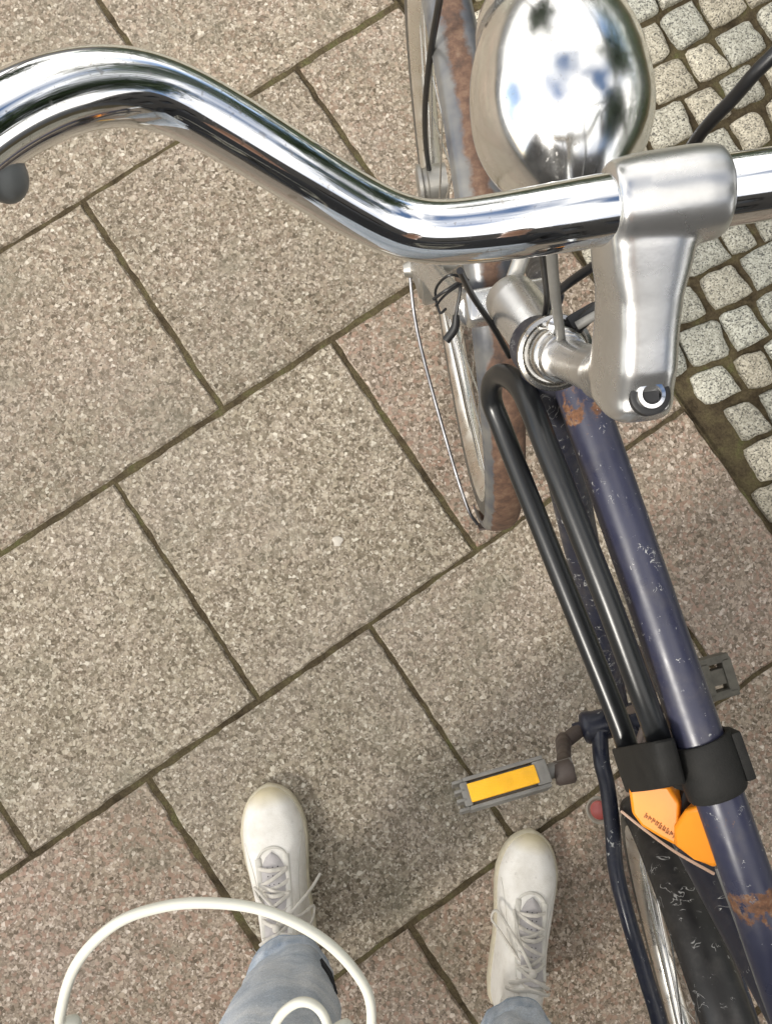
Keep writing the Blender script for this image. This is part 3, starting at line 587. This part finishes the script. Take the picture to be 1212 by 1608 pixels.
m.loft(rings, caps=True); m.build('lock_band', MAT['webbing'], strap)
m = Mesh(); m.box(at(1066, 1210, .775), ((at(1090, 1210, .775) - at(1050, 1200, .775)).normalized(), tdir, V(0, 0, 1)), .010, .014, .005, .002); m.build('strap_link', MAT['webbing'], strap)

# ------------------------------------------------------------------ the person
person = thing('person', (.055, -.6, 0), 'person in light blue jeans and white sneakers looking down beside the bicycle', 'person')
HEADC = V(.05, -.46, 1.60)
def skin_mesh(name, pts, edges, mat, parent, levels=2):
    me = bpy.data.meshes.new(name); b = BASE[parent.name]
    me.from_pydata([tuple(Vector(p[0]) - b) for p in pts], edges, []); o = bpy.data.objects.new(name, me); COL.objects.link(o); me.materials.append(mat); o.parent = parent; BASE[o.name] = b
    sk = o.modifiers.new('skin', 'SKIN'); sk.use_smooth_shade = True
    for v, p in zip(me.skin_vertices[0].data, pts): v.radius = (p[1], p[2] if len(p) > 2 else p[1])
    me.skin_vertices[0].data[0].use_root = True
    ss = o.modifiers.new('sub', 'SUBSURF'); ss.levels = ss.render_levels = levels; return o
AL, AR = V(-.116, -.575, .09), V(.240, -.634, .09)
KL, KR = V(-.085, -.585, .50), V(.195, -.62, .50); HL, HRi = V(-.045, -.62, .90), V(.155, -.63, .90)
body_pts = [((.055, -.63, .97), .125, .10), ((.055, -.64, 1.12), .12, .09), ((.055, -.62, 1.30), .14, .10), ((.055, -.575, 1.44), .075, .07), ((.053, -.53, 1.50), .052), ((.05, -.47, 1.57), .080, .075), ((.05, -.455, 1.655), .070, .080),
    (HL, .08), (KL, .048), (AL + V(.004, -.026, 0), .026), (HRi, .08), (KR, .042), (AR + V(-.004, -.034, 0), .020), ((-.125, -.60, 1.38), .055), ((-.20, -.63, 1.12), .040), ((-.09, -.58, 1.00), .028), ((.235, -.60, 1.38), .055), ((.31, -.63, 1.12), .040), ((.20, -.58, 1.00), .028),
    (AL + V(-.02, .10, -.05), .024), (AR + V(.02, .10, -.05), .024)]
body_e = [(0, 1), (1, 2), (2, 3), (3, 4), (4, 5), (5, 6), (0, 7), (7, 8), (8, 9), (0, 10), (10, 11), (11, 12), (2, 13), (13, 14), (14, 15), (2, 16), (16, 17), (17, 18), (9, 19), (12, 20)]
body = skin_mesh('body', body_pts, body_e, MAT['skin'], person)
jk = [((.055, -.63, .93), .165, .125), ((.055, -.64, 1.12), .155, .115), ((.055, -.62, 1.30), .165, .125), ((.055, -.58, 1.43), .085, .08), ((-.125, -.60, 1.38), .075), ((-.20, -.63, 1.12), .062), ((-.075, -.56, .99), .052), ((.235, -.60, 1.38), .075), ((.31, -.63, 1.12), .062), ((.185, -.56, .99), .052)]
skin_mesh('jacket', jk, [(0, 1), (1, 2), (2, 3), (2, 4), (4, 5), (5, 6), (2, 7), (7, 8), (8, 9)], MAT['jacket'], person)
m = Mesh().ball(HEADC + V(0, -.02, .055), (.082, .098, .075)); m.build('hair', MAT['hair'], person, mods=[('SUBSURF', dict(levels=1, render_levels=1))])
for s_ in (-1, 1): Mesh().ball(HEADC + V(.028 * s_, .068, .005), .011).build('eye', MAT['white'], body)
Mesh().ball(HEADC + V(0, .082, -.03), (.013, .018, .02)).build('nose', MAT['skin'], body)
# jeans: two legs and the seat
def leg(m, A_, K_, H_, seed, side):
    cz = .150; rings = []; msk = []; n = 56
    zs = [(.128, .058), (.130, .0605), (.140, .0615), (.156, .0612), (.160, .0595), (.161, .0555), (.17, .0555), (.19, .057), (.22, .060), (.26, .0635), (.31, .066), (.37, .068), (.44, .069), (.50, .070), (.60, .076), (.72, .083), (.82, .090), (.92, .096)]
    for z, r in zs:
        r *= .94 if side > 0 else 1.0 + .10 * min(1, max(0, (z - .16) * 9)); lift = .016 if side > 0 else 0.
        if z < .5: f = (z - .09) / .41; c = A_ + (K_ - A_) * f + V(.006 if side < 0 else -.016, -.030, 0) * (1 - f)
        else: f = (z - .5) / .4; c = K_ + (H_ - K_) * f
        ring = []
        for k in range(n):
            q = 2 * math.pi * k / n
            wr = mnoise.noise(V(math.cos(q) * 1.3 + seed, math.sin(q) * 1.3, z * 15)) * .010 + mnoise.noise(V(math.cos(q) * 3 + seed, math.sin(q) * 3, z * 38)) * .0055
            if z < .161: wr = wr * .4 + mnoise.noise(V(math.cos(q) * 2 + seed, math.sin(q) * 2, 5)) * .003
            if z >= .161: wr += .0070 * math.sin(z * 120 + 2.2 * math.sin(q + seed) + seed * 3) * max(0, mnoise.noise(V(math.cos(q) * 1.2 + seed * 2, math.sin(q) * 1.2, z * 7)) + .35) + .007 * max(0, math.sin(q * 2 + z * 22 + seed)) ** 3
            hem = mnoise.noise(V(math.cos(q) * 9, math.sin(q) * 9 + seed, z * 3)) * .004 if z < .131 or .152 < z < .164 else 0
            ring.append(V(c.x, c.y - (.026 if side > 0 else 0), z + lift * max(0, 1 - (z - .12) * 3)) + V(math.cos(q) * (r * 1.02 + wr), math.sin(q) * (r * 1.12 + wr), hem - .18 * (r * math.sin(q)) * (1 if z < .2 else max(0, 1 - (z - .2) * 6))))
            msk.append(.55 * max(0, mnoise.noise(V(math.cos(q) * 7, math.sin(q) * 7 + seed, z * 60)) + .25) if z < .161 else (.18 * max(0, mnoise.noise(V(math.cos(q) * 4, math.sin(q) * 4, z * 20)))))
        rings.append(ring)
    m.loft(rings, caps=False, mask=msk); return rings
m = Mesh(); lr_ = leg(m, AL, KL, HL, 1.3, -1); rr2 = leg(m, AR, KR, HRi, 6.1, 1)
m.loft([[V(.055, -.63, z) + V(math.cos(q) * a, math.sin(q) * b, 0) for q in np.linspace(0, 2 * math.pi, 33)[:-1]] for z, a, b in ((.80, .02, .02), (.83, .15, .10), (.90, .185, .125), (1.0, .165, .12), (1.05, .155, .115))], caps=False)
jeans = m.build('jeans', MAT['denim'], person, smooth=70, mods=[('SOLIDIFY', dict(thickness=.002, offset=-1))])
m = Mesh().tube([at(504, 1506, .192), at(516, 1532, .212), at(528, 1562, .232)], [.002, .0065, .003], 10, 5, flat=.4); m.build('dark_seam', MAT['dark'], jeans)
for R_ in (lr_, rr2):
    fr_ = Mesh(); sm_ = Mesh()
    for k in range(90):
        q = random.randrange(56); f = random.random(); row = 0; p = R_[row][q].lerp(R_[row][(q + 1) % 56], f); c = sum(R_[row], V(0, 0, 0)) / 56; o_ = (p - c).normalized()
        fr_.tube([p - o_ * .0004, p + o_ * .0012 + V(random.uniform(-.003, .003), random.uniform(-.003, .003), random.uniform(-.004, .002)), p + o_ * .0018 + V(random.uniform(-.006, .006), random.uniform(-.006, .006), random.uniform(-.008, .001))], [.0004, .0003, .0002], 5, 2)
    for q0 in (1, 29):
        for dq in (0, .22):
            sm_.tube([r_[q0].lerp(r_[q0 + 1], dq) + (r_[q0] - sum(r_, V(0, 0, 0)) / 56).normalized() * .0006 for r_ in R_[6:15]], .0007, 6, 3)
    sm_.tube([R_[2][k].lerp(R_[1][k], .2) + (R_[2][k] - sum(R_[2], V(0, 0, 0)) / 56).normalized() * .0004 for k in range(56)], .0006, 6, 1, closed=True)
    fr_.build('frayed_hem', MAT['lace'], jeans); sm_.build('seam_stitching', MAT['seamdark'], jeans)
# sneakers
def sneaker(toe, heel, mirror, bow):
    f = (toe - heel); f.z = 0; Ls = f.length; f.normalize(); s_ = V(f.y, -f.x, 0) * mirror      # s_ points to the outer side
    def P(x, y, z): return heel + f * y + s_ * x + V(0, 0, z - heel.z)
    sc = Ls / .29
    #      y    inner  outer  top   
    st = [(.000, .014, .014, .085), (.004, .024, .024, .098), (.015, .031, .032, .110), (.04, .036, .037, .134), (.07, .037, .038, .140), (.090, .037, .039, .134), (.108, .037, .041, .117), (.125, .0375, .043, .099), (.15, .040, .047, .0825), (.175, .044, .050, .0705), (.20, .0475, .0515, .0615), (.225, .048, .0505, .0555), (.245, .0440, .0455, .0510), (.262, .0375, .0385, .047), (.275, .029, .0295, .042), (.284, .018, .0185, .035), (.2885, .009, .009, .028)]
    n = 30; rings = []; msk = []
    def top(x, y):
        ys = [q[0] for q in st]; 
        wi = np.interp(y, ys, [q[1] for q in st]); wo = np.interp(y, ys, [q[2] for q in st]); h_ = np.interp(y, ys, [q[3] for q in st])
        w_ = wo if x > 0 else wi; k = min(1, abs(x) / (w_ + 1e-6)); return .012 + (h_ - .012) * (1 - k ** 2.6) ** (1 / 2.1)
    for y, wi, wo, h_ in st:
        ring = []
        for k in range(n):
            q = math.pi * k / (n - 1); cx, sx_ = math.cos(q), math.sin(q)
            x = (wo if cx > 0 else wi) * math.copysign(abs(cx) ** .80, cx); z = .012 + (h_ - .012) * max(0, sx_) ** .85
            crease = .0016 * math.sin(y * 420 + x * 40) * max(0, 1 - abs(y - .222) / .022) * sx_ + .0022 * mnoise.noise(V(x * 45, y * 45, 3 * mirror)) * sx_
            ring.append(P(x * sc, y * sc, z + crease)); msk.append(max(0, min(1, (y - .262) / .020)) * .95 + max(0, .25 - z * 14) * .8)
        rings.append(ring + [P(-wi * .9 * sc, y * sc, .011), P(0, y * sc, .011), P(wo * .9 * sc, y * sc, .011)]); msk += [.2] * 3
    m = Mesh().loft(rings, mask=msk); up_ = m.build('shoe', MAT['leather'], person, smooth=60, mods=[('SUBSURF', dict(levels=1, render_levels=2))])
    m = Mesh(); rg = []
    ex = lambda w_: w_ + .0035
    ys = [q for q in st]
    outl = [(ex(q[2]) , q[0]) for q in ys] + [(0, .2925)] + [(-ex(q[1]), q[0]) for q in reversed(ys)] + [(0, -.004)]
    for z, k in ((.0, .96), (.004, 1.), (.016, 1.), (.0185, .975)): rg.append([P(x * k * sc, (.14 + (y - .14) * (k * .5 + .5)) * sc, z) for x, y in outl])
    m.loft(rg); m.build('sole', MAT['sole'], up_, smooth=50)
    # tongue, darker perforated mesh between the eyestays
    m = Mesh(); rg = []; mk = []
    for y in np.linspace(.202, .098, 18):
        wv = .0175 * min(1, ((.2005 - y) / .022) ** .5 if y < .2005 else 0) + .001
        rg.append([P(x * wv * sc + .003 * sc, y * sc, top(x * wv, y) + .0016 + .0022 * (1 - x * x)) for x in np.linspace(-1, 1, 11)])
    nx = 11; m.add([v for r in rg for v in r], [(i * nx + k, i * nx + k + 1, (i + 1) * nx + k + 1, (i + 1) * nx + k) for i in range(len(rg) - 1) for k in range(nx - 1)])
    m.build('tongue', MAT['lining'], up_, smooth=60)
    # eyestay strips and toe seam
    m = Mesh()
    for sd_ in (1, -1):
        m.tube([P((.003 + sd_ * (.0185 + .003 * (1 - k))) * sc, (.195 - .095 * k) * sc, top(sd_ * .021, .195 - .095 * k) + .0008) for k in np.linspace(0, 1, 7)], .0052, 10, 4, flat=.45)
    arc = [P((.003 + .0225 * math.sin(q)) * sc, (.188 + .020 * math.cos(q)) * sc, top(.0225 * math.sin(q), .188 + .020 * math.cos(q)) + .0006) for q in np.linspace(-1.7, 1.7, 11)]
    m.tube(arc, .0024, 8, 3, flat=.6)
    for sd_ in (1, -1):
        m.tube([P(sd_ * w_ * sc, y * sc, z) for w_, y, z in ((.030, .205, .046), (.036, .18, .046), (.0335, .14, .052), (.030, .105, .064))], .0014, 8, 4)
    for sd_ in (1, -1): m.tube([P(sd_ * x * sc, y * sc, top(sd_ * x, y) + .0006) for x, y in ((.0445, .215), (.040, .196), (.0345, .172), (.031, .15), (.030, .125))], .0010, 8, 4)
    m.build('eyestay', MAT['seam'], up_, smooth=60)
    m = Mesh()
    for k in range(6):
        for q in range(3):
            y = .182 - k * .011; x = .003 + (q - 1) * .0075 + random.uniform(-.001, .001); m.ball(P(x * sc, y * sc, top(x, y) + .0036), (.0011, .0011, .0007), seg=8, rings=4)
    m.build('eyelet_holes', MAT['rubber'], up_)
    # laces: cross bars and a bow
    m = Mesh()
    ks = (.176, .160, .144, .128, .112, .098)
    for i, y in enumerate(ks):
        z = top(0, y)
        y2 = y - (.010 if i % 2 else -.006)
        m.tube([P((.003 - .022) * sc, y * sc, top(-.022, y) + .0022), P((.003 - .006) * sc, (y * .6 + y2 * .4) * sc, z + .0048), P((.003 + .006) * sc, (y * .4 + y2 * .6) * sc, z + .005), P((.003 + .022) * sc, y2 * sc, top(.022, y2) + .0022)], .0032, 8, 4, flat=.55)
    for i, y in enumerate(ks[:-1]):
        s1 = 1 if i % 2 else -1; y2 = ks[i + 1]
        m.tube([P((.003 + .021 * s1) * sc, y * sc, top(.021, y) + .003), P(.003 * sc, (y + y2) * .5 * sc, top(0, (y + y2) * .5) + .0062), P((.003 - .021 * s1) * sc, y2 * sc, top(.021, y2) + .003)], .0028, 8, 5, flat=.55)
    for y, w_ in ((.104, .030), (.094, .033)):
        m.tube([P(x * w_ * sc, (y - .012 * x * x) * sc, top(x * w_ * .8, y - .012 * x * x) + .0035) for x in np.linspace(-1, 1, 9)], .0033, 8, 3, flat=.6)
    kn = P(.003 * sc, .112 * sc, top(0, .112) + .008); m.ball(kn, (.006, .0065, .0045))
    for pts in bow: m.tube([kn] + [P(x * sc, y * sc, z) for x, y, z in pts], .0024, 8, 6, flat=.8)
    m.build('laces', MAT['lace'], up_); return up_
tl, tr = at(418, 1238, .03), at(838, 1311, .03)
sneaker(V(tl.x, tl.y, 0), V(-.104, -.640, 0), -1, [[(.0, .125, .105), (.02, .150, .092), (.034, .160, .078), (.025, .14, .088), (0, .113, .10)], [(-.012, .120, .108), (-.040, .135, .085), (-.052, .140, .062), (-.064, .150, .045)], [(-.02, .10, .105), (-.042, .095, .085), (-.048, .11, .06), (-.03, .112, .09), (0, .111, .10)]])
sneaker(V(tr.x, tr.y, 0), V(.232, -.705, 0), 1, [[(-.012, .135, .108), (-.034, .158, .085), (-.052, .172, .060), (-.056, .155, .052), (-.044, .145, .068), (-.014, .118, .100)], [(-.015, .14, .10), (-.022, .165, .080), (-.026, .180, .066)], [(.018, .105, .105), (.036, .098, .086), (.042, .085, .06)]])

# ------------------------------------------------------------------ the white cable hanging from the person's hand
cab = [V(-.08, -.515, .97), V(-.17, -.40, .99), V(-.16, -.28, 1.05), at(84, 1700, 1.10), at(94, 1600, 1.112), at(120, 1515, 1.116), at(180, 1452, 1.118), at(255, 1424, 1.118), at(335, 1418, 1.118), at(420, 1431, 1.117), at(500, 1470, 1.115), at(555, 1522, 1.112), at(582, 1578, 1.108), at(574, 1650, 1.10), at(530, 1720, 1.09), at(470, 1715, 1.08), at(425, 1650, 1.085), at(436, 1602, 1.09), at(466, 1575, 1.092), at(496, 1580, 1.092), at(516, 1615, 1.09), at(530, 1700, 1.07), V(-.06, -.34, .98), V(-.07, -.45, .955), V(-.05, -.53, .96)]
tag(Mesh().tube(cab, .00122, 14, 8).build('white_cable', MAT['white'], smooth=60), 'thin white cable hanging in a loop above the left sneaker', 'cable')

# ------------------------------------------------------------------ unseen surroundings, added for reflections and ground shade: the house behind the person, trees across the way
added_house = thing('added_house', (0, -6.8, 0), 'dark rendered house out of view behind the person, added for shade and reflections', 'added_house')  # added unseen; eaves placed to shade the lower ground, facade darkens the chrome
MW = m_plain('dark_render', (.060, .054, .048), .9, .35, 3); MG = m_plain('window_glass', (.02, .022, .025), .08, .1); MF = m_plain('window_frame_paint', (.16, .15, .14), .6)
m = Mesh(); cols = [-9 + 2.4 * k for k in range(9)]; xs = sorted([-11] + [c for q in cols for c in (q - .55, q + .55)] + [12]); zs = [-.03, .9, 2.5, 3.9, 5.5, 7.9]
for a_ in range(len(xs) - 1):
    for b_ in range(len(zs) - 1):
        if a_ % 2 == 1 and b_ in (1, 3): continue
        m.add([(xs[a_], -6.8, zs[b_]), (xs[a_ + 1], -6.8, zs[b_]), (xs[a_ + 1], -6.8, zs[b_ + 1]), (xs[a_], -6.8, zs[b_ + 1])], [(0, 1, 2, 3)])
m.add([(-11, -6.8, -.03), (-11, -14, -.03), (-11, -14, 7.9), (-11, -6.8, 7.9), (12, -6.8, -.03), (12, -14, -.03), (12, -14, 7.9), (12, -6.8, 7.9)], [(0, 1, 2, 3), (4, 5, 6, 7), (1, 5, 6, 2)])
m.build('wall', MW, added_house, smooth=0, weld=True, mods=[('SOLIDIFY', dict(thickness=.25, offset=-1))])
Mesh().add([(-11.3, -6.5, 7.9), (12.3, -6.5, 7.9), (12.3, -10.5, 8.9), (-11.3, -10.5, 8.9), (12.3, -14.5, 7.9), (-11.3, -14.5, 7.9), (-11.3, -6.5, 8.02), (12.3, -6.5, 8.02), (12.3, -10.5, 9.02), (-11.3, -10.5, 9.02), (12.3, -14.5, 8.02), (-11.3, -14.5, 8.02)], [(0, 1, 2, 3), (3, 2, 4, 5), (6, 7, 8, 9), (9, 8, 10, 11), (0, 1, 7, 6), (5, 4, 10, 11), (0, 3, 9, 6), (3, 5, 11, 9), (1, 2, 8, 7), (2, 4, 10, 8)]).build('roof', m_plain('roof_tile', (.07, .04, .03), .8), added_house, smooth=0)
for cx_ in cols:
    for z0_, z1_ in ((.9, 2.5), (3.9, 5.5)):
        m = Mesh(); X3 = (V(1, 0, 0), V(0, 1, 0), V(0, 0, 1)); zc = (z0_ + z1_) / 2
        for x_o, hw_, z_o, hz_ in ((-.51, .04, 0, .8), (.51, .04, 0, .8), (0, .03, 0, .74), (0, .55, .77, .03), (0, .55, -.77, .03)): m.box(V(cx_ + x_o, -6.92, zc + z_o), X3, hw_, .03, hz_)
        w_ = m.build('window', MF, added_house, smooth=0); Mesh().box(V(cx_, -6.94, zc), X3, .5, .006, .76).build('pane', MG, w_, smooth=0)
ML = m_plain('leaf_green', (.045, .085, .025), .6, .6, 1.5); MB_ = m_plain('bark', (.09, .07, .05), .9, .4, 12)
for k, (tx, ty, lab) in enumerate([(5.6, -.5, 'unseen tree added for reflections to the right of the bicycle beyond the hedge'), (5.2, 4.5, 'unseen tree added for reflections ahead of the bicycle beyond the end of the hedge'), (-3.5, 9.5, 'unseen tree added for reflections far ahead of the bicycle on the slab side')]):
    tree = thing('added_tree', (tx, ty, 0), lab, 'tree', 'added trees out of view')  # added out of view so the chrome mirrors dark green
    m = Mesh().tube([V(tx, ty, -.03), V(tx + .03, ty, 1.2), V(tx - .02, ty + .05, 2.6), V(tx, ty, 4.2), V(tx, ty, 5.6)], [.17, .13, .11, .07, .03], 14, 6)
    tips = []
    for q in range(11):
        a = q * 2.4; z0_ = 2.3 + q * .26; e = V(tx + math.cos(a) * random.uniform(1.1, 1.9), ty + math.sin(a) * random.uniform(1.1, 1.9), z0_ + random.uniform(.8, 1.5)); b0 = V(tx, ty, z0_)
        m.tube([b0, b0 * .5 + e * .5 + V(0, 0, .15), e], [.05, .035, .012], 8, 4); tips += [e, b0 * .4 + e * .6]
    m.build('trunk', MB_, tree)
    m = Mesh(); vs = []; fs = []
    for e in tips + [V(tx, ty, 5.8), V(tx, ty, 5.2)]:
        for q in range(230):
            c = e + V(random.gauss(0, .46), random.gauss(0, .46), random.gauss(0, .38)); u = V(random.gauss(0, 1), random.gauss(0, 1), random.gauss(0, .5)).normalized() * .11; w = u.cross(V(random.gauss(0, 1), random.gauss(0, 1), random.gauss(0, 1))).normalized() * .065
            o = len(vs); vs += [c - u, c + w, c + u, c - w]; fs.append((o, o + 1, o + 2, o + 3))
    m.add(vs, fs); m.build('crown', ML, tree, smooth=0)
hg = thing('added_hedge', AB(7.2, 1), 'clipped dark green hedge out of view past the cobbles, added for reflections', 'added_hedge')  # added out of view to give the lamp a dark green reflected edge
vs = []; fs = []
for q in range(16000):
    c = AB(7.2, 1) + Bv * random.uniform(-4.2, 4.2) + A * (random.choice([-1, 1]) * .36 * random.random() ** .35) + V(0, 0, 1.75 * random.random() ** .8)
    u = V(random.gauss(0, 1), random.gauss(0, 1), random.gauss(0, .6)).normalized() * .042; w = u.cross(V(random.gauss(0, 1), random.gauss(0, 1), random.gauss(0, 1))).normalized() * .024
    o = len(vs); vs += [c - u, c + w, c + u, c - w]; fs.append((o, o + 1, o + 2, o + 3))
Mesh().add(vs, fs).build('foliage', ML, hg, smooth=0)
m = Mesh()
for q in range(24):
    b0 = AB(7.2, 1, -.03) + Bv * (-4 + q * .35); m.tube([b0, b0 + V(random.uniform(-.1, .1), random.uniform(-.1, .1), 1.3)], [.02, .008], 6, 2)
m.build('stem_wood', MB_, hg)
